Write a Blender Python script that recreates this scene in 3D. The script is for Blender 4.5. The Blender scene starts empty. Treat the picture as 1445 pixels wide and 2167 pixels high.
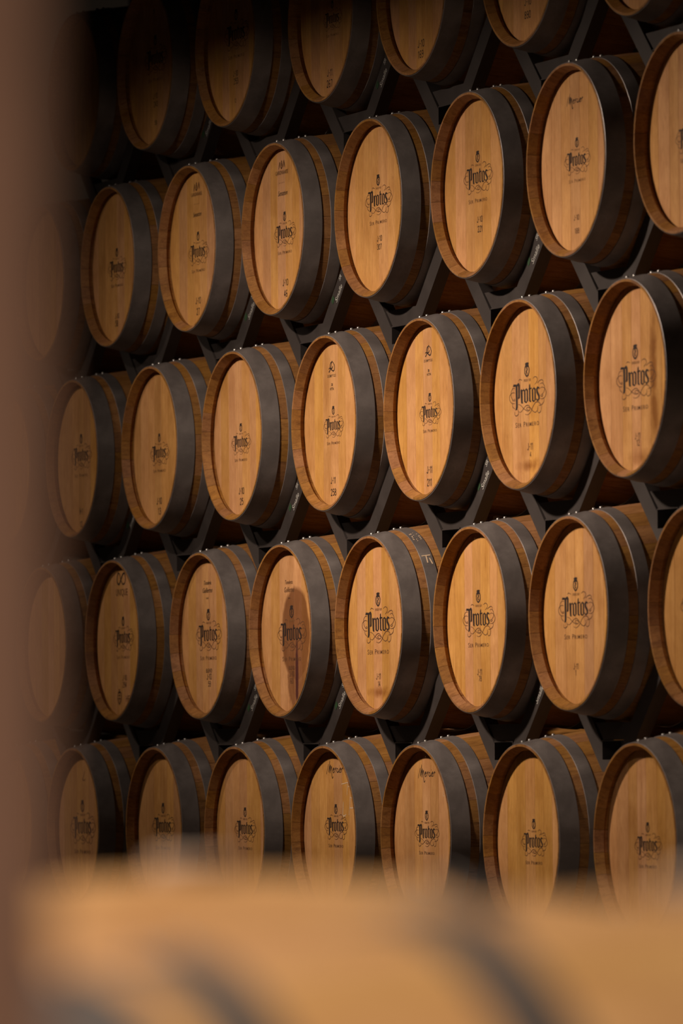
import bpy, bmesh, math, random
from mathutils import Matrix, Vector

random.seed(7)
SC = bpy.context.scene
COL = SC.collection
PI = math.pi

# ------------------------------------------------------------------ camera
# metres; x runs along the barrel wall, y into it, z up; z = 0 is the axis of the bottom barrel row
CAM = Vector((17.9502, -7.1395, 0.2755))
RT = Vector((0.372586, 0.927964, -0.007876))
UP = Vector((0.039998, -0.007579, 0.999171))
FW = Vector((-0.927135, 0.372593, 0.039941))
cam_data = bpy.data.cameras.new('camera')
cam = bpy.data.objects.new('camera', cam_data)
COL.objects.link(cam)
rot = Matrix((RT, UP, -FW)).transposed()
cam.matrix_world = Matrix.Translation(CAM) @ rot.to_4x4()
cam_data.sensor_fit = 'VERTICAL'
cam_data.sensor_height = 36.0
cam_data.sensor_width = 24.0
cam_data.lens = 12540.1 / 2167 * 36.0
cam_data.clip_start = 0.1
cam_data.clip_end = 200
cam_data.dof.use_dof = True
cam_data.dof.focus_distance = 19.05
cam_data.dof.aperture_fstop = 4.0
SC.camera = cam

# ------------------------------------------------------------------ world, lamps, exposure
world = bpy.data.worlds.new('cellar_dark')
SC.world = world
world.use_nodes = True
bg = world.node_tree.nodes['Background']
bg.inputs[0].default_value = (1.0, 0.72, 0.5, 1)
bg.inputs[1].default_value = 0.006
SC.view_settings.view_transform = 'Standard'
SC.view_settings.look = 'None'
SC.view_settings.exposure = 0.0
SC.view_settings.gamma = 1.0
SC.view_settings.use_curve_mapping = False
SC.cycles.max_bounces = 6


def spot(name, loc, target, power, half, blend=0.4, radius=0.07, col=(1.0, 0.815, 0.66)):
    d = bpy.data.lights.new(name, 'SPOT')
    d.energy = power
    d.color = col
    d.spot_size = 2 * math.radians(half)
    d.spot_blend = blend
    d.shadow_soft_size = radius
    o = bpy.data.objects.new(name, d)
    o.location = loc
    o.rotation_euler = (Vector(target) - Vector(loc)).to_track_quat('-Z', 'Y').to_euler()
    COL.objects.link(o)
    return o


# ceiling lamp over the aisle behind an added, unseen low beam (light_visor_beam), whose edge keeps its light off the top row; a second lights the foreground barrels, the others are added fill
spot('lamp_or_fill', (0.78, -3.89, 3.68), (0.85, 0, 3.0), 2090, 42.6, 0.88, 0.17)
spot('lamp_or_fill', (-3.0, -3.89, 3.68), (-2.8, 0, 1.00), 200, 36, 0.7, 0.15)  # added weak fill spot, lifts the dim left columns
spot('lamp_or_fill', (6.4, -3.89, 3.68), (5.6, -1.6, -0.6), 700, 40, 0.8, 0.15)  # added spot further along the aisle, brightens floor for sheen on the hoops
spot('lamp_or_fill', (12.7, -7.6, 3.7), (14.3, -5.75, 0.2), 960, 26, 0.6, 0.06)
spot('lamp_or_fill', (18.7, -6.2, 2.2), (15.34, -6.5, -0.45), 520, 20, 1.0, 0.05)  # added low spot, only there to light the pillar face


# ------------------------------------------------------------------ materials
def mat(name):
    m = bpy.data.materials.new(name)
    m.use_nodes = True
    nt = m.node_tree
    return m, nt, nt.nodes, nt.links, nt.nodes['Principled BSDF']


def n_mix(nt, a, b, fac, mode='MIX'):
    n = nt.nodes.new('ShaderNodeMix')
    n.data_type = 'RGBA'
    n.blend_type = mode
    for sock, val in ((n.inputs[0], fac), (n.inputs[6], a), (n.inputs[7], b)):
        if hasattr(val, 'is_output'):
            nt.links.new(val, sock)
        elif isinstance(val, tuple) and len(val) == 3:
            sock.default_value = (*val, 1)
        else:
            sock.default_value = val
    return n.outputs[2]


def n_math(nt, op, a, b=0.0, c=0.0, clamp=False):
    n = nt.nodes.new('ShaderNodeMath')
    n.operation = op
    n.use_clamp = clamp
    for i, val in enumerate((a, b, c)):
        if hasattr(val, 'is_output'):
            nt.links.new(val, n.inputs[i])
        else:
            n.inputs[i].default_value = val
    return n.outputs[0]


def n_noise(nt, vec, scale, detail=4, rough=0.55, dist=0.0):
    n = nt.nodes.new('ShaderNodeTexNoise')
    nt.links.new(vec, n.inputs['Vector'])
    n.inputs['Scale'].default_value = scale
    n.inputs['Detail'].default_value = detail
    n.inputs['Roughness'].default_value = rough
    n.inputs['Distortion'].default_value = dist
    return n.outputs['Fac']


def n_ramp(nt, fac, stops):
    n = nt.nodes.new('ShaderNodeValToRGB')
    nt.links.new(fac, n.inputs[0])
    el = n.color_ramp.elements
    while len(el) < len(stops):
        el.new(0.5)
    for e, (p, c) in zip(el, stops):
        e.position = p
        e.color = c if len(c) == 4 else (*c, 1)
    return n.outputs[0]


def wood(name, light, dark, grain_axis, stretch=14.0, rough=0.55, tone=0.20, stain=None, weather=0.0):
    """oak: long fine grain along one axis, every board its own tone and its own piece of grain"""
    m, nt, N, L, B = mat(name)
    tc = N.new('ShaderNodeTexCoord')
    oi = N.new('ShaderNodeObjectInfo')
    obj = tc.outputs['Object']
    off = N.new('ShaderNodeVectorMath'); off.operation = 'ADD'
    comb = N.new('ShaderNodeCombineXYZ')
    for i in range(3):
        L.new(n_math(nt, 'MULTIPLY', oi.outputs['Random'], (37.0, 53.0, 71.0)[i]), comb.inputs[i])
    L.new(obj, off.inputs[0]); L.new(comb.outputs[0], off.inputs[1])
    mp = N.new('ShaderNodeMapping')
    L.new(off.outputs[0], mp.inputs['Vector'])
    mp.inputs['Scale'].default_value = [1.0 if a == grain_axis else stretch for a in 'xyz']
    fine = n_noise(nt, mp.outputs[0], 9.0, 6, 0.65, 0.4)
    broad = n_noise(nt, mp.outputs[0], 2.2, 3, 0.5, 0.6)
    streak = n_noise(nt, mp.outputs[0], 34.0, 3, 0.6, 0.2)
    fleck = n_noise(nt, mp.outputs[0], 13.0, 2, 0.5, 1.2)
    blotch = n_noise(nt, off.outputs[0], 7.0, 4, 0.6, 0.3)
    f = n_math(nt, 'ADD', n_math(nt, 'MULTIPLY', fine, 0.55), n_math(nt, 'MULTIPLY', broad, 0.45))
    base = n_ramp(nt, f, [(0.34, dark), (0.62, light)])
    # tone of the single board
    t = n_math(nt, 'MULTIPLY_ADD', oi.outputs['Random'], tone, 1.0 - tone * 0.55)
    hsv = N.new('ShaderNodeHueSaturation')
    L.new(base, hsv.inputs['Color']); L.new(t, hsv.inputs['Value'])
    hue = n_math(nt, 'FRACT', n_math(nt, 'MULTIPLY', oi.outputs['Random'], 17.3))
    L.new(n_math(nt, 'MULTIPLY_ADD', hue, 0.012, 0.494), hsv.inputs['Hue'])
    L.new(n_math(nt, 'MULTIPLY_ADD', hue, 0.14, 0.93), hsv.inputs['Saturation'])
    colr = hsv.outputs[0]
    bl = n_ramp(nt, blotch, [(0.40, (1, 1, 1)), (0.72, (0.80, 0.74, 0.66))])
    colr = n_mix(nt, colr, bl, 1.0, 'MULTIPLY')
    colr = n_mix(nt, colr, n_ramp(nt, streak, [(0.36, (0.80, 0.76, 0.70)), (0.56, (1, 1, 1))]), 0.75, 'MULTIPLY')
    colr = n_mix(nt, colr, n_ramp(nt, fleck, [(0.66, (1, 1, 1)), (0.76, (0.62, 0.52, 0.42))]), 0.7, 'MULTIPLY')
    if weather:
        w = n_noise(nt, mp.outputs[0], 5.0, 8, 0.75, 0.8)
        wr = n_ramp(nt, w, [(0.50, (1, 1, 1)), (0.66, (0.42, 0.34, 0.28))])
        colr = n_mix(nt, colr, wr, weather, 'MULTIPLY')
    if stain:
        colr = stain(nt, obj, colr)
    L.new(colr, B.inputs['Base Color'])
    B.inputs['Roughness'].default_value = rough
    B.inputs['Specular IOR Level'].default_value = 0.3
    bp = N.new('ShaderNodeBump')
    bp.inputs['Strength'].default_value = 0.12
    bp.inputs['Distance'].default_value = 0.002
    L.new(fine, bp.inputs['Height']); L.new(bp.outputs[0], B.inputs['Normal'])
    return m


def xyz(nt, vec):
    s = nt.nodes.new('ShaderNodeSeparateXYZ')
    nt.links.new(vec, s.inputs[0])
    return s.outputs


def ellipse_mask(nt, vec, cx, cz, rx, rz, soft, wob, scale):
    X, Y, Z = xyz(nt, vec)
    dx = n_math(nt, 'DIVIDE', n_math(nt, 'SUBTRACT', X, cx), rx)
    dz = n_math(nt, 'DIVIDE', n_math(nt, 'SUBTRACT', Z, cz), rz)
    d = n_math(nt, 'SQRT', n_math(nt, 'ADD', n_math(nt, 'MULTIPLY', dx, dx), n_math(nt, 'MULTIPLY', dz, dz)))
    nz = n_noise(nt, vec, scale, 5, 0.6, 0.6)
    d = n_math(nt, 'ADD', d, n_math(nt, 'MULTIPLY', n_math(nt, 'SUBTRACT', nz, 0.5), wob))
    return n_math(nt, 'DIVIDE', n_math(nt, 'SUBTRACT', 1.0, d), soft, clamp=True)


def wine_stain(nt, vec, col):
    a = ellipse_mask(nt, vec, 0.045, -0.015, 0.135, 0.165, 0.10, 0.22, 11)
    b = ellipse_mask(nt, vec, 0.075, -0.17, 0.115, 0.11, 0.14, 0.55, 20)
    run = ellipse_mask(nt, vec, 0.052, -0.15, 0.017, 0.15, 0.45, 0.7, 24)
    wet = n_math(nt, 'MAXIMUM', a, n_math(nt, 'MULTIPLY', b, 0.85))
    col = n_mix(nt, col, (0.36, 0.275, 0.225, 1), n_math(nt, 'MULTIPLY', wet, 0.95), 'MULTIPLY')
    return n_mix(nt, col, (0.06, 0.014, 0.018, 1), n_math(nt, 'MULTIPLY', run, 0.9))


def leak_stain(nt, vec, col):
    a = ellipse_mask(nt, vec, 0.115, 0.03, 0.03, 0.17, 0.6, 1.0, 16)
    b = ellipse_mask(nt, vec, 0.12, -0.10, 0.035, 0.10, 0.7, 1.1, 20)
    c = ellipse_mask(nt, vec, 0.02, -0.23, 0.10, 0.03, 0.8, 1.2, 30)
    s = n_math(nt, 'MAXIMUM', n_math(nt, 'MAXIMUM', a, b), n_math(nt, 'MULTIPLY', c, 0.7))
    return n_mix(nt, col, (0.50, 0.36, 0.18, 1), n_math(nt, 'MULTIPLY', s, 0.95), 'MULTIPLY')


def tide_stain(nt, vec, col):
    c = ellipse_mask(nt, vec, 0.0, -0.215, 0.11, 0.022, 0.9, 1.5, 38)
    return n_mix(nt, col, (0.48, 0.34, 0.2, 1), n_math(nt, 'MULTIPLY', c, 0.9), 'MULTIPLY')


OAK_L, OAK_D = (0.71, 0.375, 0.143), (0.56, 0.268, 0.086)
M = {}
M['head'] = wood('oak_head', OAK_L, OAK_D, 'z')
M['head_wine'] = wood('oak_head_wine_stained', OAK_L, OAK_D, 'z', stain=wine_stain)
M['head_leak'] = wood('oak_head_leak_stained', OAK_L, OAK_D, 'z', stain=leak_stain)
M['head_tide'] = wood('oak_head_tide_marked', OAK_L, OAK_D, 'z', stain=tide_stain)
M['stave_pale'] = wood('pale_oak_stave', (0.70, 0.42, 0.19), (0.60, 0.33, 0.13), 'y', 12, 0.6, 0.2)
M['stave'] = wood('oak_stave', (0.42, 0.205, 0.066), (0.27, 0.12, 0.036), 'y', 12, 0.6, 0.24, weather=0.6)


def make_steel(name, a, b, metallic, rough, scratch):
    m, nt, N, L, B = mat(name)
    tc = N.new('ShaderNodeTexCoord')
    big = n_noise(nt, tc.outputs['Object'], 9.0, 5, 0.6, 0.5)
    small = n_noise(nt, tc.outputs['Object'], 60.0, 5, 0.7, 0.8)
    c = n_ramp(nt, big, [(0.35, a), (0.68, b)])
    sc_ = n_ramp(nt, small, [(0.60, (0, 0, 0)), (0.74, (1, 1, 1))])
    c = n_mix(nt, c, scratch, n_math(nt, 'MULTIPLY', sc_, 0.35))
    L.new(c, B.inputs['Base Color'])
    B.inputs['Metallic'].default_value = metallic
    L.new(n_math(nt, 'MULTIPLY_ADD', big, 0.25, rough - 0.1), B.inputs['Roughness'])
    return m


M['hoop'] = make_steel('galvanised_hoop', (0.19, 0.162, 0.152), (0.30, 0.262, 0.246), 0.45, 0.42, (0.42, 0.38, 0.35))
M['hoop_dark'] = make_steel('dark_iron_hoop', (0.06, 0.050, 0.046), (0.09, 0.077, 0.071), 0.2, 0.6, (0.12, 0.105, 0.1))
M['rack'] = make_steel('dark_painted_steel', (0.046, 0.037, 0.034), (0.058, 0.047, 0.043), 0.2, 0.5, (0.075, 0.064, 0.06))


def flat(name, col, rough=0.7, metallic=0.0):
    m, nt, N, L, B = mat(name)
    tc = N.new('ShaderNodeTexCoord')
    nz = n_noise(nt, tc.outputs['Object'], 25, 4, 0.6)
    d = tuple(c * 0.85 for c in col)
    L.new(n_ramp(nt, nz, [(0.3, d), (0.7, col)]), B.inputs['Base Color'])
    B.inputs['Roughness'].default_value = rough
    B.inputs['Metallic'].default_value = metallic
    return m


M['rivet'] = flat('zinc_rivet', (0.5, 0.48, 0.46), 0.35, 0.7)
M['bung'] = flat('silicone_bung', (0.62, 0.50, 0.41), 0.6)
M['ink'] = flat('burnt_lettering', (0.022, 0.008, 0.004), 0.8)
M['ink_brown'] = flat('brown_lettering', (0.13, 0.05, 0.016), 0.8)
M['ink_faint'] = flat('faded_lettering', (0.26, 0.12, 0.038), 0.8)
M['white'] = flat('white_print', (0.5, 0.48, 0.44), 0.7)
M['chalk'] = flat('chalk', (0.72, 0.52, 0.34), 0.9)
M['green'] = flat('green_print', (0.02, 0.06, 0.02), 0.7)
M['plaster'] = flat('brown_plaster', (0.215, 0.117, 0.076), 0.9)
M['concrete'] = flat('grey_concrete', (0.22, 0.185, 0.15), 0.8)
M['back'] = flat('dark_cellar_wall', (0.03, 0.025, 0.02), 0.9)


# ------------------------------------------------------------------ mesh helpers
def mesh_from(name, verts, faces, material, smooth=False, angle=35):
    me = bpy.data.meshes.new(name)
    me.from_pydata([tuple(v) for v in verts], [], faces)
    me.materials.append(M[material])
    if smooth:
        me.polygons.foreach_set('use_smooth', [True] * len(me.polygons))
        me.set_sharp_from_angle(angle=math.radians(angle))
    me.update()
    return me


def link(name, data, parent=None, loc=(0, 0, 0), rot=(0, 0, 0), scale=None):
    o = bpy.data.objects.new(name, data)
    COL.objects.link(o)
    o.location = loc
    o.rotation_euler = rot
    if scale:
        o.scale = scale
    if parent:
        o.parent = parent
    return o


def tag(o, label=None, cat=None, group=None, kind=None):
    for k, v in (('label', label), ('category', cat), ('group', group), ('kind', kind)):
        if v:
            o[k] = v
    return o


def box(x0, x1, y0, y1, z0, z1, vs, fs):
    b = len(vs)
    vs += [(x, y, z) for x in (x0, x1) for y in (y0, y1) for z in (z0, z1)]
    fs += [tuple(b + i for i in f) for f in ((0, 1, 3, 2), (4, 6, 7, 5), (0, 4, 5, 1), (2, 3, 7, 6), (0, 2, 6, 4), (1, 5, 7, 3))]


def prism(poly, y0, y1, vs, fs):
    """polygon in x,z (counter-clockwise seen from -y) pushed from y0 back to y1"""
    b = len(vs); n = len(poly)
    vs += [(x, y0, z) for x, z in poly] + [(x, y1, z) for x, z in poly]
    fs.append(tuple(b + i for i in range(n)))
    fs.append(tuple(b + n + i for i in reversed(range(n))))
    for i in range(n):
        j = (i + 1) % n
        fs.append((b + i, b + n + i, b + n + j, b + j))


# ------------------------------------------------------------------ the room
def structure(name, vs, fs, material):
    return tag(link(name, mesh_from(name, vs, fs, material)), kind='structure')


FLOOR = -0.62
v, f = [], []; box(-9, 22, -9.5, 2.8, FLOOR - 0.2, FLOOR, v, f); structure('floor', v, f, 'concrete')
v, f = [], []; box(-9, 22, 2.6, 2.8, FLOOR, 4.8, v, f); structure('wall_back', v, f, 'back')
v, f = [], []; box(-9, 22, -9.5, 2.8, 4.8, 5.0, v, f); structure('ceiling', v, f, 'back')
v, f = [], []; box(-9, 12, -3.39, -3.24, 3.407, 4.8, v, f); structure('light_visor_beam', v, f, 'back')  # added beam out of view, placed to cut lamp light above the barrels
PX, PZ = 0.8041963, 0.6694378
ROWS = {'A': 0, 'B': 1, 'C': 2, 'D': 3, 'E': 4}
# (row, column, how far the head stands back, logo (x, z, width), texts (string, x, z, height), emblems)
BARRELS = [
    ('A', 0, 0, None, [], []),
    ('A', 1, -0.02, (-0.008, -0.002, 0.2), [], [('initial', 0.013, 0.183, 0.0343)]),
    ('A', 2, 0, (-0.015, 0.007, 0.169), [], []),
    ('A', 3, -0.004, (-0.003, 0.007, 0.148), [], []),
    ('A', 4, 0, (0.009, 0.024, 0.145), [], [('signature', 0.026, 0.217, 0.0615)]),
    ('A', 5, -0.01, (-0.005, 0.01, 0.142), [], [('signature', 0.022, 0.205, 0.0591)]),
    ('A', 6, -0.002, (0.005, -0.009, 0.141), [], []),
    ('A', 7, 0.004, (0.002, -0.01, 0.136), [], []),
    ('B', 0.5, 0, None, [], []),
    ('B', 1.5, -0.008, (0.008, 0.008, 0.155), [('J-10', 0.024, -0.134, 0.0202), ('294', 0.024, -0.159, 0.0202), ('HET', 0.064, -0.208, 0.0236), ('UNIQUE', -0.001, 0.173, 0.0254)], [('infinity', -0.004, 0.221, 0.0473), ('shield', -0.031, -0.202, 0.0507)]),
    ('B', 2.5, 0.022, (-0.011, 0.003, 0.181), [('BLEND', -0.002, -0.12, 0.0147), ('J-10', -0.002, -0.141, 0.0212), ('59', 0.001, -0.166, 0.0196), ('Tonelería', -0.013, 0.184, 0.0147), ('Guillermo', -0.014, 0.158, 0.018), ('España', -0.014, 0.131, 0.0065)], []),
    ('B', 3.5, 0.01, (0.003, -0.01, 0.19), [('BLEND', 0.007, -0.123, 0.0141), ('J-10', 0.007, -0.143, 0.0188), ('60', 0.006, -0.167, 0.0188), ('Tonelería', -0.017, 0.163, 0.0142), ('Guillermo', -0.014, 0.138, 0.0173), ('España', -0.014, 0.11, 0.0063)], []),
    ('B', 4.5, 0, (-0.017, 0.005, 0.203), [('J-11', -0.013, -0.163, 0.0197), ('14', -0.007, -0.187, 0.0181)], []),
    ('B', 5.5, 0.008, (-0.025, 0.002, 0.181), [('J-11', -0.014, -0.161, 0.0189), ('78', -0.011, -0.181, 0.0174)], []),
    ('B', 6.5, -0.02, (-0.035, 0.014, 0.187), [('J-11', -0.032, -0.156, 0.0181), ('1', -0.033, -0.175, 0.0167)], []),
    ('B', 7.5, 0, (-0.031, 0.005, 0.181), [], []),
    ('C', 0, 0, None, [], []),
    ('C', 1, -0.016, (-0.008, 0.011, 0.161), [('H-1', -0.006, -0.191, 0.0224), ('12', -0.007, -0.238, 0.0224)], []),
    ('C', 2, -0.008, (-0.005, -0.019, 0.14), [('J-10', -0.007, -0.187, 0.0233), ('13', -0.003, -0.223, 0.0249)], []),
    ('C', 3, -0.004, (-0.017, -0.022, 0.133), [('J-10', -0.011, -0.186, 0.0225), ('25', -0.01, -0.222, 0.024)], []),
    ('C', 4, 0.012, (-0.015, -0.007, 0.129), [('J-11', -0.017, -0.186, 0.0216), ('258', -0.015, -0.225, 0.0232), ('2B', -0.021, 0.128, 0.0093), ('HTTN', -0.022, 0.114, 0.0093), ('DEMPTOS', -0.023, 0.157, 0.0093)], [('monogram', -0.022, 0.188, 0.0356)]),
    ('C', 5, 0.012, (-0.003, -0.011, 0.127), [('J-11', -0.007, -0.189, 0.0223), ('211', -0.008, -0.229, 0.0238), ('2B', -0.007, 0.123, 0.0089), ('HTTN', -0.005, 0.111, 0.0089), ('DEMPTOS', -0.009, 0.155, 0.0089)], [('monogram', -0.008, 0.186, 0.0342)]),
    ('C', 6, 0, (-0.021, -0.001, 0.199), [('J-11', 0.003, -0.157, 0.0214), ('4', 0.006, -0.181, 0.0171)], []),
    ('C', 7, -0.014, (-0.014, 0.001, 0.196), [('J-11', 0.002, -0.167, 0.0191), ('12', 0.006, -0.187, 0.0191)], []),
    ('D', 0.5, 0, None, [], []),
    ('D', 1.5, -0.016, (-0.01, -0.003, 0.143), [('J-10', -0.008, -0.176, 0.0187), ('58', -0.013, -0.202, 0.022)], []),
    ('D', 2.5, -0.012, (0.006, -0.013, 0.144), [('J-10', 0.007, -0.18, 0.0229), ('27', 0.006, -0.218, 0.0245), ('GARONNAISE', -0.002, 0.19, 0.0131), ('Sensation', 0.003, 0.12, 0.0164)], [('leaves', -0.002, 0.216, 0.0262)]),
    ('D', 3.5, -0.006, (0.009, -0.014, 0.145), [('J-10', 0.016, -0.179, 0.0221), ('46', 0.019, -0.216, 0.0236), ('GARONNAISE', -0.01, 0.191, 0.0142), ('Sensation', -0.003, 0.122, 0.0174)], [('leaves', -0.011, 0.217, 0.0253)]),
    ('D', 4.5, 0.01, (-0.01, 0.028, 0.164), [('J-10', 0.002, -0.097, 0.0182), ('307', 0.001, -0.124, 0.0182)], []),
    ('D', 5.5, 0.012, (-0.008, 0.026, 0.164), [('J-10', 0.008, -0.105, 0.0189), ('221', 0.01, -0.135, 0.0204)], []),
    ('D', 6.5, -0.014, (-0.007, 0.001, 0.136), [('J-10', -0.011, -0.168, 0.0168), ('188', -0.007, -0.208, 0.0168)], [('signature', 0.005, 0.188, 0.0504)]),
    ('D', 7.5, -0.03, (0.005, -0.011, 0.144), [], []),
    ('E', 1, 0, None, [], []),
    ('E', 2, -0.016, (0.002, 0.035, 0.169), [('J-10', 0.004, -0.097, 0.02), ('243', 0.008, -0.126, 0.02), ('58', 0.007, -0.191, 0.0167), ('11', -0.005, 0.202, 0.02)], []),
    ('E', 3, -0.018, (0.003, 0.029, 0.171), [('J-10', -0.002, -0.104, 0.0193), ('253', 0.002, -0.131, 0.0209), ('12', -0.004, -0.197, 0.0145)], []),
    ('E', 4, 0.01, (0.01, -0.013, 0.121), [('J-11', -0.014, -0.187, 0.0233), ('267', -0.016, -0.223, 0.0248)], []),
    ('E', 5, -0.002, None, [('J-10', -0.013, -0.183, 0.0239), ('169', -0.015, -0.217, 0.0239)], []),
    ('E', 6, 0.014, None, [('J-10', -0.016, -0.146, 0.0229), ('890', -0.017, -0.186, 0.0229)], []),
    ('E', 7, 0.02, None, [], []),
]


# ------------------------------------------------------------------ one barrel's meshes (front lip in the plane y = 0, axis along y)
LEN, R0, BULGE = 0.95, 0.285, 0.056
NST = 26


def r_out(y):
    t = (y - LEN / 2) / (LEN / 2)
    return R0 + BULGE * (1 - t * t)


def stave_mesh(material):
    half = PI / NST - 0.0016
    ys = [0.0, 0.03, 0.062, 0.092, 0.13, 0.2, 0.3, 0.4, 0.475]
    ys = ys + [LEN - y for y in reversed(ys[:-1])]
    prof = [(y, r_out(y)) for y in ys]
    inner = [(0.0, 0.2785), (0.0255, 0.2666), (0.027, 0.2732), (0.06, 0.2730), (0.065, 0.268)]
    prof += [(LEN - y, r) for y, r in inner] + [(y, r) for y, r in reversed(inner)]
    n = len(prof); K = 4
    vs, fs = [], []
    for k in range(K):
        a = -half + 2 * half * k / (K - 1)
        for y, r in prof:
            vs.append((r * math.sin(a), y, r * math.cos(a)))
    for k in range(K - 1):
        for i in range(n):
            j = (i + 1) % n
            fs.append((k * n + i, (k + 1) * n + i, (k + 1) * n + j, k * n + j))
    m_ = len(ys)
    # radial joint faces, as strips between the outside and the inside
    def cap(base, flip):
        outer = list(range(m_))
        inn = list(range(n - 1, m_ - 1, -1))
        # walk both chains along y
        i = j = 0
        while i < len(outer) - 1 or j < len(inn) - 1:
            if j == len(inn) - 1 or (i < len(outer) - 1 and prof[outer[i + 1]][0] <= prof[inn[j + 1]][0]):
                t = (outer[i], outer[i + 1], inn[j]); i += 1
            else:
                t = (outer[i], inn[j + 1], inn[j]); j += 1
            t = tuple(base + q for q in t)
            fs.append(t[::-1] if flip else t)
    cap(0, True); cap((K - 1) * n, False)
    return mesh_from('stave', vs, fs, material, True, 30)


def hoop_mesh(name, y0, y1, material='hoop'):
    S, th = 96, 0.0026
    ym = (y0 + y1) / 2
    prof = [(y0, r_out(y0) + 0.0006), (y0 + 0.0008, r_out(y0) + th), (ym, r_out(ym) + th), (y1 - 0.0008, r_out(y1) + th), (y1, r_out(y1) + 0.0006)]
    n = len(prof); vs, fs = [], []
    for k in range(S):
        a = 2 * PI * k / S
        vs += [(r * math.sin(a), y, r * math.cos(a)) for y, r in prof]
    for k in range(S):
        b, c = k * n, ((k + 1) % S) * n
        for i in range(n - 1):
            fs.append((b + i, b + i + 1, c + i + 1, c + i))
    return mesh_from(name, vs, fs, material, True, 40)


def rivet_mesh():
    vs, fs = [], []
    S = 8
    for r, h in ((0.0055, -0.001), (0.0055, 0.0022), (0.0036, 0.0046)):
        vs += [(r * math.cos(2 * PI * k / S), r * math.sin(2 * PI * k / S), h) for k in range(S)]
    for q in range(2):
        for k in range(S):
            fs.append((q * S + k, q * S + (k + 1) % S, (q + 1) * S + (k + 1) % S, (q + 1) * S + k))
    fs.append(tuple(range(2 * S, 3 * S)))
    return mesh_from('rivet', vs, fs, 'rivet', True, 60)


HEAD_Y, HEAD_R = 0.041, 0.2710


def board_meshes(edges):
    """the flat head: upright boards cut to the circle, edges eased so the joints read"""
    out = []
    for x0, x1 in zip(edges[:-1], edges[1:]):
        x0, x1 = x0 + 0.0004, x1 - 0.0004
        e = 0.0009
        def outline(a, b, r):
            pts = []
            nn = 9
            for i in range(nn):
                x = a + (b - a) * i / (nn - 1)
                pts.append((x, -math.sqrt(max(r * r - x * x, 0))))
            for i in range(nn):
                x = b - (b - a) * i / (nn - 1)
                pts.append((x, math.sqrt(max(r * r - x * x, 0))))
            return pts
        a0, b0 = max(x0, -HEAD_R + 0.0002), min(x1, HEAD_R - 0.0002)
        P0, P1 = outline(a0 + e, b0 - e, HEAD_R), outline(a0, b0, HEAD_R)
        n = len(P0)
        vs = [(x, HEAD_Y, z) for x, z in P0] + [(x, HEAD_Y + e, z) for x, z in P1] + [(x, HEAD_Y + 0.018, z) for x, z in P1]
        fs = [tuple(range(n)), tuple(2 * n + i for i in reversed(range(n)))]
        for q in (0, n):
            for i in range(n):
                j = (i + 1) % n
                fs.append((q + i, q + n + i, q + n + j, q + j))
        out.append((vs, fs))
    return out


HEAD_LAYOUTS = [
    [-0.2710, -0.190, -0.118, -0.052, 0.018, 0.081, 0.146, 0.205, 0.2710],
    [-0.2710, -0.205, -0.128, -0.066, -0.004, 0.070, 0.128, 0.196, 0.2710],
    [-0.2710, -0.180, -0.101, -0.035, 0.028, 0.096, 0.170, 0.2710],
]
BOARDS = {}


def boards(layout, material):
    key = (layout, material)
    if key not in BOARDS:
        BOARDS[key] = [mesh_from('head_board', vs, fs, material) for vs, fs in board_meshes(HEAD_LAYOUTS[layout])]
    return BOARDS[key]


def bung_mesh():
    vs, fs = [], []
    S = 20
    for r, h in ((0.024, -0.03), (0.026, 0.0), (0.032, 0.001), (0.032, 0.010), (0.028, 0.013)):
        vs += [(r * math.cos(2 * PI * k / S), r * math.sin(2 * PI * k / S), h) for k in range(S)]
    for q in range(4):
        for k in range(S):
            fs.append((q * S + k, q * S + (k + 1) % S, (q + 1) * S + (k + 1) % S, (q + 1) * S + k))
    fs.append(tuple(range(4 * S, 5 * S)))
    return mesh_from('bung', vs, fs, 'bung', True, 50)


STAVE = stave_mesh('stave')
STAVE_PALE = stave_mesh('stave_pale')
HOOPS = [(0.0015, 0.062), (0.090, 0.130), (0.318, 0.356)]
HOOPS = HOOPS + [(LEN - b, LEN - a) for a, b in reversed(HOOPS)]
HOOPS_WIDE = [(0.0015, 0.062), (0.090, 0.130), (0.250, 0.295)]
HOOPS_WIDE = HOOPS_WIDE + [(LEN - b, LEN - a) for a, b in reversed(HOOPS_WIDE)]
HOOP_ME_WIDE = [hoop_mesh('hoop', a, b, 'hoop_dark') for a, b in HOOPS_WIDE]
HOOP_ME = [hoop_mesh('hoop', a, b) for a, b in HOOPS]
RIVET = rivet_mesh()
BUNG = bung_mesh()

# ------------------------------------------------------------------ lettering and emblems: flat prints on the head
FONT_CACHE = {}


def text_mesh(s, material):
    """lettering with cap height 1, centred, lying in the x,z plane and read from -y"""
    key = (s, material)
    if key in FONT_CACHE:
        return FONT_CACHE[key]
    cu = bpy.data.curves.new('lettering', 'FONT')
    cu.body = s
    cu.align_x = 'CENTER'
    cu.size = 1.0
    if s in ('Sensation', 'Guillermo', 'Tonelería'):
        cu.shear = 0.35
    if s == 'DEMPTOS':
        cu.space_character = 1.5
    if s == 'Ser Primero':
        cu.small_caps_scale = 0.78
        cu.space_character = 1.22
        for ch in cu.body_format:
            ch.use_small_caps = True
    cu.resolution_u = 3
    cu.offset = 0.012 if any(ch.isdigit() for ch in s) else 0.004
    ob = bpy.data.objects.new('lettering', cu)
    me = bpy.data.meshes.new_from_object(ob)
    bpy.data.objects.remove(ob)
    cap = 0.729
    for vv in me.vertices:
        x, y, z = vv.co
        vv.co = (x / cap, 0.0, y / cap - 0.5)
    me.materials.clear()
    me.materials.append(M[material])
    me.name = 'lettering'
    FONT_CACHE[key] = me
    return me


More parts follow.
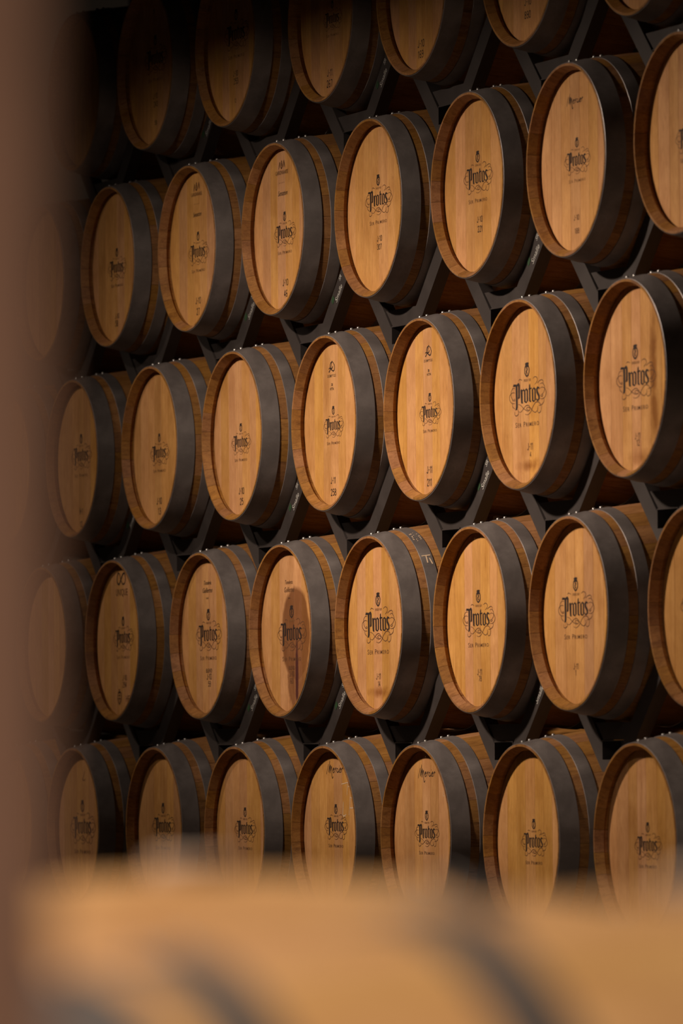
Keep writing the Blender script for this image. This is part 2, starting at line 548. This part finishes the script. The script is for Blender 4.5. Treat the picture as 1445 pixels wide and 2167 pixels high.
def ribbon(pts, w, vs, fs, taper=None):
    """a pen stroke of width w along pts; taper gives a width factor per point"""
    n = len(pts)
    b = len(vs)
    for i, (x, z) in enumerate(pts):
        x0, z0 = pts[max(i - 1, 0)]
        x1, z1 = pts[min(i + 1, n - 1)]
        dx, dz = x1 - x0, z1 - z0
        l = math.hypot(dx, dz) or 1
        h = w / 2 * (taper[i] if taper else 1)
        vs += [(x + dz / l * h, 0, z - dx / l * h), (x - dz / l * h, 0, z + dx / l * h)]
    for i in range(n - 1):
        q = b + 2 * i
        fs.append((q, q + 2, q + 3, q + 1))


DIGITS = {
    '0': [[(-.25, .0), (-.22, .34), (0, .45), (.22, .34), (.25, 0), (.22, -.34), (0, -.45), (-.22, -.34), (-.25, 0)]],
    '1': [[(-.17, .24), (.03, .45)], [(.03, .5), (.03, -.5)]],
    '2': [[(-.25, .24), (-.12, .43), (.12, .43), (.24, .25), (.14, .02), (-.24, -.42)], [(-.28, -.44), (.27, -.44)]],
    '3': [[(-.25, .28), (-.05, .45), (.2, .36), (.2, .12), (-.06, .03)], [(-.06, .03), (.24, -.08), (.24, -.34), (0, -.45), (-.27, -.3)]],
    '4': [[(.1, .5), (.1, -.5)], [(.1, .45), (-.28, -.2)], [(-.3, -.2), (.28, -.2)]],
    '5': [[(.24, .44), (-.18, .44)], [(-.18, .44), (-.22, .05)], [(-.22, .03), (0, .13), (.24, 0), (.24, -.3), (0, -.45), (-.26, -.32)]],
    '6': [[(.2, .4), (0, .45), (-.2, .3), (-.26, -.1), (-.2, -.38), (0, -.45), (.22, -.36), (.24, -.14), (.05, .03), (-.22, -.1)]],
    '7': [[(-.26, .44), (.26, .44)], [(.25, .42), (-.08, -.5)]],
    '8': [[(0, .04), (.2, .16), (.2, .36), (0, .45), (-.2, .36), (-.2, .16), (0, .04), (.25, -.12), (.24, -.36), (0, -.45), (-.24, -.36), (-.25, -.12), (0, .04)]],
    '9': [[(-.2, -.4), (0, -.45), (.2, -.3), (.26, .1), (.2, .38), (0, .45), (-.22, .36), (-.24, .14), (-.05, -.03), (.22, .1)]],
    'J': [[(.18, .5), (.18, -.3), (.05, -.45), (-.12, -.44), (-.24, -.28)]],
    'H': [[(-.24, .5), (-.24, -.5)], [(.24, .5), (.24, -.5)], [(-.24, .02), (.24, .02)]],
    '-': [[(-.13, -.02), (.13, -.02)]],
}


def number_mesh(s, material):
    """stencilled numbers drawn stroke by stroke, height 1"""
    key = (s, material, 'number')
    if key not in FONT_CACHE:
        vs, fs = [], []
        adv = {'1': 0.52, '-': 0.5}
        widths = [adv.get(ch, 0.76) for ch in s]
        x = -sum(widths) / 2
        for ch, w in zip(s, widths):
            for st in DIGITS[ch]:
                q = smooth(st, 4) if len(st) > 4 else st
                ribbon([(p + x + w / 2, z) for p, z in q], 0.135, vs, fs)
            x += w
        FONT_CACHE[key] = mesh_from('number', vs, fs, material)
    return FONT_CACHE[key]


def smooth(pts, sub=5):
    out = []
    n = len(pts)
    for i in range(n - 1):
        p0, p1, p2, p3 = pts[max(i - 1, 0)], pts[i], pts[i + 1], pts[min(i + 2, n - 1)]
        for k in range(sub):
            t = k / sub
            out.append(tuple(0.5 * (2 * b + (c - a) * t + (2 * a - 5 * b + 4 * c - d) * t * t + (3 * b - a - 3 * c + d) * t ** 3)
                             for a, b, c, d in zip(p0, p1, p2, p3)))
    out.append(pts[-1])
    return out


def E(x, y):      # drawing grid of the emblem -> units of the word's width
    return ((x - 695) / 610.0, (1245 - y) / 1541.0)


def poly(pts, vs, fs):
    b = len(vs)
    vs += [(x, 0, z) for x, z in (E(*p) for p in pts)]
    fs.append(tuple(b + i for i in range(len(pts))))


def word_mesh():
    vs, fs = [], []
    def st(pts, w):
        ribbon([E(*p) for p in pts], w, vs, fs)
    W = 0.062
    poly([(385, 1008), (402, 950), (475, 962), (445, 1012)], vs, fs)            # the P's flag
    poly([(448, 1010), (462, 985), (500, 940), (522, 930), (545, 985), (545, 1290), (505, 1315), (500, 1290), (508, 1240), (508, 1010), (492, 1005), (492, 1500), (478, 1555), (440, 1572), (452, 1480)], vs, fs)
    poly([(560, 1110), (580, 1085), (608, 1115), (608, 1395), (618, 1420), (592, 1432), (572, 1405)], vs, fs)   # r
    poly([(604, 1125), (634, 1080), (648, 1120), (622, 1145)], vs, fs)
    for x in (640, 818):                                                         # both o
        poly([(x, 1130), (x + 32, 1105), (x + 36, 1380), (x + 62, 1405), (x + 45, 1432), (x + 4, 1395)], vs, fs)
        poly([(x + 22, 1125), (x + 52, 1078), (x + 92, 1125), (x + 92, 1380), (x + 52, 1430), (x + 40, 1415), (x + 62, 1385), (x + 62, 1150), (x + 48, 1128)], vs, fs)
    poly([(757, 1020), (780, 985), (787, 1090), (787, 1375), (808, 1400), (790, 1425), (757, 1395)], vs, fs)    # t
    poly([(738, 1118), (750, 1095), (812, 1082), (828, 1100), (800, 1120)], vs, fs)
    poly([(920, 1130), (950, 1070), (998, 1105), (996, 1150), (975, 1125), (955, 1140), (958, 1190), (1000, 1290), (1000, 1375), (950, 1428), (918, 1385), (920, 1345), (950, 1385), (968, 1360), (964, 1310), (922, 1215)], vs, fs)  # s
    return mesh_from('word', vs, fs, 'ink')


def flourish_mesh(material):
    vs, fs = [], []
    for pts in (
        [(520, 890), (545, 853), (600, 885)],
        [(845, 880), (890, 840), (940, 870), (945, 950), (890, 1018)],
        [(945, 1000), (1000, 950), (1050, 935), (1078, 970), (1080, 1020)],
        [(1010, 1030), (1060, 1010), (1105, 1080), (1112, 1160), (1085, 1240), (1050, 1275)],
        [(1010, 1130), (1060, 1108), (1120, 1155), (1145, 1250), (1120, 1340), (1060, 1382), (1012, 1365)],
        [(1050, 1275), (1022, 1300), (1050, 1325), (1075, 1298), (1050, 1275)],
        [(1095, 1370), (1092, 1450), (1045, 1510), (975, 1528)],
        [(435, 1050), (385, 1043), (342, 1120), (345, 1230), (385, 1325), (428, 1335), (425, 1300), (395, 1310)],
        [(432, 1158), (372, 1145), (312, 1210), (310, 1310), (360, 1390), (430, 1402)],
        [(368, 1390), (378, 1475), (432, 1538)],
        [(505, 1438), (560, 1462), (640, 1560), (710, 1612), (770, 1600), (768, 1550), (720, 1530), (692, 1568), (735, 1590)],
        [(425, 1600), (430, 1680), (470, 1697), (512, 1645), (492, 1550)],
        [(510, 1602), (560, 1625), (620, 1562), (680, 1492), (742, 1490), (795, 1570), (860, 1655), (912, 1668), (952, 1600), (940, 1530)],
        [(660, 1680), (720, 1705), (785, 1655), (850, 1520), (910, 1440), (980, 1450), (1027, 1540), (1022, 1655), (980, 1697), (946, 1650), (950, 1580)],
    ):
        q = smooth([E(*p) for p in pts])
        ribbon(q, 0.0115, vs, fs, [0.65 + 0.6 * math.sin(PI * i / (len(q) - 1)) for i in range(len(q))])
    return mesh_from('flourish', vs, fs, material)


def crest_mesh():
    vs, fs = [], []
    poly([(668, 505), (690, 482), (735, 480), (758, 500), (745, 520), (745, 552), (675, 552), (675, 525)], vs, fs)
    ring = [(672, 572), (748, 572), (764, 640), (760, 720), (740, 775), (712, 808), (684, 775), (664, 720), (662, 640), (672, 572)]
    ribbon([E(*p) for p in ring], 0.028, vs, fs)
    ribbon([E(700, 600), E(722, 640), E(700, 690), E(715, 750)], 0.035, vs, fs)
    return mesh_from('crest', vs, fs, 'ink')


WORD, CREST = word_mesh(), crest_mesh()
FLOURISH = flourish_mesh('ink_brown')


def mark_meshes():
    out = {}
    def build(name, strokes, w, material='ink'):
        vs, fs = [], []
        for s in strokes:
            q = smooth(s) if len(s) > 2 else s
            ribbon(q, w, vs, fs, [0.7 + 0.5 * math.sin(PI * i / (len(q) - 1)) for i in range(len(q))])
        out[name] = mesh_from(name, vs, fs, material)
    # heights are about 1; x is in the same units
    build('monogram', [
        [(0.10, 0.50), (0.02, 0.40), (-0.25, 0.30), (-0.42, 0.05), (-0.45, -0.15)],
        [(0.05, 0.44), (0.45, 0.25), (0.68, -0.08), (0.55, -0.40), (0.25, -0.44), (-0.2, -0.25), (-0.62, -0.15), (-0.72, -0.28)],
        [(0.02, 0.36), (-0.18, 0.0), (-0.36, -0.28), (-0.62, -0.5), (-0.72, -0.44)],
        [(-0.2, -0.2), (0.1, -0.16), (0.26, 0.02)]], 0.10)
    build('infinity', [[(-0.1, -0.1), (0.3, -0.42), (0.75, -0.35), (0.9, 0.0), (0.7, 0.38), (0.3, 0.3), (-0.1, -0.1), (-0.5, -0.42), (-0.85, -0.3), (-0.95, 0.05), (-0.7, 0.42), (-0.35, 0.3), (-0.1, -0.1)]], 0.13)
    build('signature', [
        [(-0.95, 0.35), (-1.25, -0.25)], [(-0.72, 0.55), (-0.85, 0.1), (-0.9, -0.15)],
        [(-0.9, -0.15), (-0.62, 0.30), (-0.70, -0.2)], [(-0.70, -0.2), (-0.45, 0.22), (-0.42, -0.25), (-0.34, -0.48), (-0.2, -0.38)],
        [(-0.25, -0.05), (-0.08, 0.05), (-0.12, 0.12), (-0.24, 0.0), (-0.18, -0.16), (0.0, -0.08)],
        [(0.05, 0.12), (0.10, -0.14)], [(0.10, -0.02), (0.22, 0.12), (0.30, 0.08)],
        [(0.55, 0.08), (0.42, 0.08), (0.38, -0.08), (0.52, -0.14), (0.62, -0.06)],
        [(0.70, 0.06), (0.68, -0.10), (0.78, -0.12)], [(0.76, 0.22), (0.79, 0.25)],
        [(0.82, -0.04), (0.98, 0.04), (0.94, 0.12), (0.84, 0.02), (0.88, -0.14), (1.02, -0.1)],
        [(1.10, 0.10), (1.12, -0.14)], [(1.12, -0.02), (1.24, 0.12), (1.34, 0.06)]], 0.055)
    build('leaves', [
        [(-1.1, -0.55), (-0.8, -0.1), (-0.62, 0.35)], [(-0.95, -0.2), (-0.72, 0.15), (-0.72, 0.38)],
        [(0.0, 0.55), (-0.25, 0.1), (-0.28, -0.3), (0.0, -0.5), (0.24, -0.28), (0.22, 0.1), (0.0, 0.55)], [(0.0, 0.2), (0.02, -0.25)],
        [(0.55, -0.35), (0.72, 0.1), (0.85, 0.55)], [(0.85, 0.55), (1.0, 0.05), (1.15, -0.4)]], 0.17, 'ink_brown')
    build('shield', [
        [(-0.3, 0.28), (0.3, 0.28), (0.36, -0.1), (0.0, -0.5), (-0.36, -0.1), (-0.3, 0.28)],
        [(-0.25, 0.36), (0.25, 0.36)], [(-0.15, 0.5), (0.15, 0.5)], [(0.0, 0.45), (0.0, -0.35)], [(-0.2, 0.1), (0.2, 0.1)], [(-0.2, -0.12), (0.2, -0.12)]], 0.11, 'ink_brown')
    build('initial', [[(0.3, 0.5), (-0.05, 0.0), (-0.3, -0.35), (0.1, -0.42), (0.5, -0.3)]], 0.1, 'ink_brown')
    build('chalk_mark', [
        [(-0.55, 0.42), (0.45, 0.52)], [(-0.05, 0.46), (-0.12, 0.1)], [(-0.02, 0.36), (0.30, 0.30)],
        [(0.15, 0.05), (0.02, -0.5)], [(0.12, 0.02), (0.42, -0.02), (0.40, -0.25), (0.06, -0.28)], [(-0.4, -0.1), (-0.45, -0.5), (-0.2, -0.48)]], 0.035, 'chalk')
    return out


MARKS = mark_meshes()

# ------------------------------------------------------------------ barrels
LABELS = {
    'A0': 'oak barrel hidden behind the blurred pillar, left end of the bottom row',
    'A1': 'hazy oak barrel with faint logo right beside the blurred pillar, in the bottom row',
    'A2': 'oak barrel with half-blurred logo, between the hazy barrel and the crisp one, bottom row',
    'A3': 'oak barrel with small crisp logo and no signature, left of the chalk-marked barrel, bottom row',
    'A4': 'oak barrel with a black signature and pale chalk mark on its head, bottom row',
    'A5': 'oak barrel with a black signature and no chalk mark, in the bottom row',
    'A6': 'oak barrel without signature, next to the right end of the bottom row',
    'A7': 'oak barrel with its logo lost in foreground blur, right end of the bottom row',
    'B0.5': 'oak barrel veiled by the pillar blur, left end of the second row from the bottom',
    'B1.5': 'dim oak barrel with a big infinity sign on top and a shield at the bottom',
    'B2.5': 'clean oak barrel with an arched maker name, stencilled BLEND J-10 59',
    'B3.5': 'oak barrel with a dark wine stain and purple run down its head',
    'B4.5': 'oak barrel with striped head boards stencilled J-11 14, right of the wine-stained barrel',
    'B5.5': 'oak barrel with bold logo stencilled J-11 78, right next to the barrel with striped boards',
    'B6.5': 'oak barrel with largest logo stencilled J-11 1, beside the barrel cut by the right edge',
    'B7.5': 'oak barrel cut by the right picture edge, second row from the bottom',
    'C0': 'oak barrel almost hidden by the pillar blur, left end of the middle row',
    'C1': 'hazy oak barrel stencilled H-1 beside the pillar, in the middle row',
    'C2': 'oak barrel stencilled J-10 13, third from the left in the middle row',
    'C3': 'oak barrel stencilled J-10 25 with a plain head above its logo, middle row',
    'C4': 'bright oak barrel with scripted D monogram, stencilled J-11 258, left of its twin J-11 211',
    'C5': 'bright oak barrel with scripted D monogram, stencilled J-11 211, right of its twin J-11 258',
    'C6': 'oak barrel with a big logo stencilled J-11 4, in the middle row',
    'C7': 'oak barrel with brown leak streaks on its head, right end of the middle row',
    'D0.5': 'oak barrel behind the pillar blur, left end of the second row from the top',
    'D1.5': 'dim brown-shaded oak barrel stencilled J-10 58, leftmost clear one in second row from the top',
    'D2.5': 'oak barrel with leaf symbols over maker name, stencilled J-10 27, the farther left of two',
    'D3.5': 'oak barrel with leaf symbols over maker name, stencilled J-10 46, the nearer right of two',
    'D4.5': 'oak barrel stencilled J-10 307 below its logo, beside the nearer leaf-symbol barrel',
    'D5.5': 'oak barrel stencilled J-10 221, left of the barrel with a faint signature high up',
    'D6.5': 'oak barrel with a faint signature high on its head, second row from the top',
    'D7.5': 'oak barrel cut by the right picture edge, second row from the top',
    'E1': 'hazy oak barrel showing through the pillar blur in the upper left corner',
    'E2': 'barrel in deepest shade with barely readable marks, upper left in the top row',
    'E3': 'half-lit oak barrel stencilled J-10 253, in the top row',
    'E4': 'dim oak barrel stencilled J-11 267, in the top row',
    'E5': 'oak barrel stencilled J-10 169 over its lower rim, logo beyond the top picture edge',
    'E6': 'oak barrel stencilled J-10 890, second from the upper right corner, mostly cut off',
    'E7': 'oak barrel showing only its lower rim in the upper right corner',
}
HEADMAT = {'B3.5': 'head_wine', 'C7': 'head_leak', 'C6': 'head_tide', 'B4.5': 'head_tide'}
FAINT = {'C6', 'C7', 'B5.5', 'B6.5', 'B4.5', 'D6.5', 'B1.5', 'B3.5'}
GROUP = {'A': 'barrels in the bottom row', 'B': 'barrels in the second row from the bottom', 'C': 'barrels in the middle row',
         'D': 'barrels in the second row from the top', 'E': 'barrels in the top row'}


def make_barrel(loc, label, group, headmat='head', layout=0, turn=0.0, stave=None):
    root = bpy.data.objects.new('wine_barrel', None)
    COL.objects.link(root)
    root.location = loc
    root.empty_display_size = 0.1
    tag(root, label, 'barrel', group)
    for k in range(NST):
        link('stave', stave or STAVE, root, rot=(0, 2 * PI * (k + 0.5) / NST + turn, 0))
    for me in boards(layout, headmat):
        link('head_board', me, root)
    for me in boards(layout, 'head'):
        link('head_board', me, root, (0, LEN, 0), (0, 0, PI))
    for (y0, y1), me in (zip(HOOPS_WIDE, HOOP_ME_WIDE) if stave else zip(HOOPS, HOOP_ME)):
        h = link('hoop', me, root)
        w = 0.0235 / 2
        for s in (-1, 1):
            y = (y0 + y1) / 2 + s * min(w, (y1 - y0) * 0.34)
            a = turn * 0.6 - 0.02
            r = r_out(y) + 0.0026
            link('rivet', RIVET, h, (r * math.sin(a), y, r * math.cos(a)), (0, a, 0))
    link('bung', BUNG, root, (0, LEN / 2, r_out(LEN / 2)))
    return root


def print_on(root, name, me, x, z, sx, sz=None):
    return link(name, me, root, (x, HEAD_Y - 0.0005, z), (0, 0, 0), (sx, 1, sz or sx))


MOTTO = text_mesh('Ser Primero', 'ink_brown')
MOTTO_F = text_mesh('Ser Primero', 'ink_faint')
MW = 0.88 / (max(v_.co.x for v_ in MOTTO.vertices) - min(v_.co.x for v_ in MOTTO.vertices))
YEAR = text_mesh('DESDE 1927', 'ink_faint')
for i, (row, col, dy, logo, texts, marks) in enumerate(BARRELS):
    key = '%s%g' % (row, col)
    root = make_barrel(((col - 4) * PX, dy, ROWS[row] * PZ), LABELS[key], GROUP[row], HEADMAT.get(key, 'head'), i % 3, random.uniform(-0.1, 0.1))
    if logo:
        x, z, w = logo
        print_on(root, 'logo_word', WORD, x, z, w)
        print_on(root, 'logo_crest', CREST, x, z, w)
        tag(print_on(root, 'logo_flourish', FLOURISH, x, z, w), kind='stuff')
        print_on(root, 'motto_lettering', MOTTO_F if key in ('D6.5', 'B1.5', 'C1', 'A2', 'E2') else MOTTO, x + 0.02 * w, z - 0.435 * w, MW * w, 0.082 * w)
        print_on(root, 'small_lettering', YEAR, x + 0.04 * w, z + 0.228 * w, 0.038 * w)
    for s, x, z, h in texts:
        number = any(ch.isdigit() for ch in s) and s != '2B'
        ink = 'ink_brown' if key in FAINT or s in ('GARONNAISE', 'UNIQUE') else 'ink'
        print_on(root, 'number_lettering' if number else 'maker_lettering', (number_mesh if number and s[0] in DIGITS else text_mesh)(s, ink), x, z, h * 0.95, h)
    for s, x, z, h in marks:
        if s == 'signature':
            x, z, h = x - 0.022, z - 0.010, h * 0.9
        print_on(root, 'maker_' + s, MARKS[s], x, z, h)
    if key == 'D3.5' or key == 'D2.5':
        print_on(root, 'small_lettering', text_mesh('. . . .', 'ink_brown'), texts[2][1], texts[2][2] - 0.026, 0.02)
    if key == 'A4':
        print_on(root, 'chalk_mark', MARKS['chalk_mark'], 0.125, 0.115, 0.11)
    if key == 'A5':
        print_on(root, 'chalk_mark', MARKS['chalk_mark'], 0.155, 0.15, 0.045)

# chalk scribble on the second hoop of the barrel stencilled J-11 14
for o in [o for o in COL.objects if o.get('label') == LABELS['B4.5']]:
    vs, fs = [], []
    rnd = random.Random(3)
    def on_hoop(a, y):
        r = r_out(y) + 0.0034
        return (r * math.sin(a), y, r * math.cos(a))
    def stroke(a0, y0, a1, y1, w=0.004):
        l = math.hypot((a1 - a0) * 0.3, y1 - y0) or 1
        na, ny = -(y1 - y0) / l * w / 2 / 0.3, (a1 - a0) * 0.3 / l * w / 2
        b = len(vs)
        vs.extend([on_hoop(a0 + na, y0 + ny), on_hoop(a0 - na, y0 - ny), on_hoop(a1 - na, y1 - ny), on_hoop(a1 + na, y1 + ny)])
        fs.append((b, b + 1, b + 2, b + 3))
    for k in range(14):
        a, y = rnd.uniform(0.30, 0.55), rnd.uniform(0.098, 0.124)
        stroke(a, y, a + rnd.uniform(-0.03, 0.03), y + rnd.uniform(-0.005, 0.005), 0.003)
    stroke(0.80, 0.096, 0.80, 0.124); stroke(0.80, 0.110, 0.90, 0.108); stroke(0.84, 0.118, 0.92, 0.122)
    link('chalk_mark', mesh_from('chalk_mark', vs, fs, 'chalk'), [c for c in o.children if c.name.startswith('hoop')][1])

# ------------------------------------------------------------------ steel rack: one V cradle below every barrel, front and rear
FRONT_Y, ARM_D = 0.121, 0.042
IN_C, OUT_C = -0.4550, -0.540
XM = PX / 2


def solid(name, parts, material='rack'):
    vs, fs = [], []
    for q in parts:
        if len(q) == 6:
            box(*q, vs, fs)
        else:
            prism(q[0], q[1], q[2], vs, fs)
    return mesh_from(name, vs, fs, material)


g = 0.0005
RIGHT = [(0.0725, IN_C + 0.0725), (0.0725, OUT_C + 0.0725), (XM - g, OUT_C + XM), (XM - g, IN_C + XM)]
LEFT = [(-x, z) for x, z in reversed(RIGHT)]
ARM = {}
for nm, y0 in (('front', FRONT_Y), ('rear', LEN - FRONT_Y - ARM_D)):
    for side, pl in (('r', RIGHT), ('l', LEFT)):
        ARM[nm + side] = solid('cradle_arm', [(pl, y0, y0 + ARM_D)])
    ARM[nm + 'w'] = solid('web_plate', [([(-0.0720, -0.3735), (0.0720, -0.3735), (0.1280, -0.3215), (-0.1280, -0.3215)], y0 + 0.004, y0 + 0.012)])
    ARM[nm + 'p'] = solid('post', [(XM - 0.032, XM + 0.032, y0 + 0.004, y0 + ARM_D - 0.004, OUT_C + XM + 0.032, PZ - 0.4690)])
    ARM[nm + 'f'] = solid('foot', [(-0.035, 0.035, y0 + 0.004, y0 + ARM_D - 0.004, FLOOR + 0.012, -0.4690), (-0.07, 0.07, y0 - 0.02, y0 + ARM_D + 0.02, FLOOR, FLOOR + 0.012)])
ty0, ty1 = FRONT_Y - 0.001, LEN - FRONT_Y + 0.001
POCKET = solid('lifting_pocket', [(-0.0715, 0.0715, ty0, ty1, -0.3775, -0.3740), (-0.0715, 0.0715, ty0, ty1, -0.4680, -0.4320),
                                  (-0.0715, -0.0685, ty0, ty1, -0.4320, -0.3775), (0.0685, 0.0715, ty0, ty1, -0.4320, -0.3775)])
STICK = text_mesh('Smalle', 'white')
STICK2 = text_mesh('SR', 'white')
vs, fs = [], []
box(-0.012, 0.012, -0.0004, 0.0, -0.009, 0.009, vs, fs)
GREEN = mesh_from('sticker_patch', vs, fs, 'green')
ROWNAME = {'A': 'the bottom barrel row', 'B': 'the second barrel row from the bottom', 'C': 'the middle barrel row',
           'D': 'the second barrel row from the top', 'E': 'the top barrel row'}
STICKERS = {'C1', 'C3', 'C5', 'D2.5', 'D3.5', 'D5.5', 'E2', 'E4', 'B3.5', 'B5.5', 'B2.5'}
for row in 'ABCDE':
    cols = [c for r, c, *_ in BARRELS if r == row]
    rack = bpy.data.objects.new('barrel_rack', None)
    COL.objects.link(rack)
    rack.location = ((cols[0] - 4) * PX, 0, ROWS[row] * PZ)
    tag(rack, 'dark grey steel rack of V-shaped cradles carrying ' + ROWNAME[row], 'rack', 'steel barrel racks')
    for c in cols:
        x = (c - cols[0]) * PX
        for nm in ('front', 'rear'):
            rarm = link('cradle_arm', ARM[nm + 'r'], rack, (x, 0, 0))
            link('cradle_arm', ARM[nm + 'l'], rack, (x, 0, 0))
            link('web_plate', ARM[nm + 'w'], rack, (x, 0, 0))
            if row != 'E':
                link('post', ARM[nm + 'p'], rack, (x, 0, 0))
            if row == 'A':
                link('foot', ARM[nm + 'f'], rack, (x, 0, 0))
            if nm == 'front' and '%s%g' % (row, c) in STICKERS:
                a = -math.radians(45)
                def at(s, n):
                    mid = (IN_C + OUT_C) / 2
                    return (s * math.cos(a) - n * math.sin(-a), FRONT_Y - 0.0008, mid + s * math.sin(-a) + n * math.cos(a))
                link('sticker_lettering', STICK, rarm, at(0.385, -0.008), (0, a, 0), (0.021, 1, 0.021))
                link('sticker_lettering', STICK2, rarm, at(0.43, 0.018), (0, a, 0), (0.016, 1, 0.016))
                link('sticker_patch', GREEN, rarm, at(0.335, 0.013), (0, a, 0))
        link('lifting_pocket', POCKET, rack, (x, 0, 0))

# ------------------------------------------------------------------ blurred foreground: two lying barrels on floor rails, and a pillar
FZ = -0.158
make_barrel((14.641, -6.038, FZ), 'out-of-focus oak barrel in the near foreground, filling the lower right corner', 'foreground barrels', 'head', 0, 0.05, STAVE_PALE)
make_barrel((13.857, -6.089, FZ), 'out-of-focus oak barrel behind the nearest one, at the lower left beside the pillar', 'foreground barrels', 'head', 1, -0.04, STAVE_PALE)
rails = bpy.data.objects.new('floor_rails', None)
COL.objects.link(rails)
rails.location = (14.24, -6.06, FLOOR)
tag(rails, 'low steel floor rails under the two blurred foreground barrels', 'rail')
for y in (0.20, 0.70):
    zt = FZ - r_out(y + 0.03) - FLOOR - 0.0035
    vs, fs = [], []
    box(-0.95, 0.95, y, y + 0.06, 0, zt, vs, fs)
    link('rail', mesh_from('rail', vs, fs, 'rack'), rails)
    for bx in (13.857 - 14.24, 14.641 - 14.24):
        for s in (-1, 1):
            vs, fs = [], []
            xa, xb = 0.16, 0.235
            zc = FZ - FLOOR
            ra = r_out(y + 0.03) + 0.006
            poly_ = [(xa, zt), (xb, zt), (xb, zc - math.sqrt(ra * ra - xb * xb)), (xa, zc - math.sqrt(ra * ra - xa * xa))]
            if s < 0:
                poly_ = [(-px_, z_) for px_, z_ in reversed(poly_)]
            prism([(px_ + bx, z_) for px_, z_ in poly_], y, y + 0.06, vs, fs)
            link('chock', mesh_from('chock', vs, fs, 'rack'), rails)

vs, fs = [], []
b = 0.012
x0, x1, y0, y1 = 14.75, 15.336, -6.95, -6.2315
outline = [(x0 + b, y0), (x1 - b, y0), (x1, y0 + b), (x1, y1 - b), (x1 - b, y1), (x0 + b, y1), (x0, y1 - b), (x0, y0 + b)]
n = len(outline)
vs = [(x - x1, y - y1, 0) for x, y in outline] + [(x - x1, y - y1, 4.8 - FLOOR) for x, y in outline]
fs = [tuple(reversed(range(n))), tuple(range(n, 2 * n))] + [(i, (i + 1) % n, n + (i + 1) % n, n + i) for i in range(n)]
pil = link('pillar', mesh_from('pillar', vs, fs, 'plaster'), None, (x1, y1, FLOOR))
tag(pil, 'out-of-focus brown plaster pillar along the left edge', 'pillar', kind='structure')
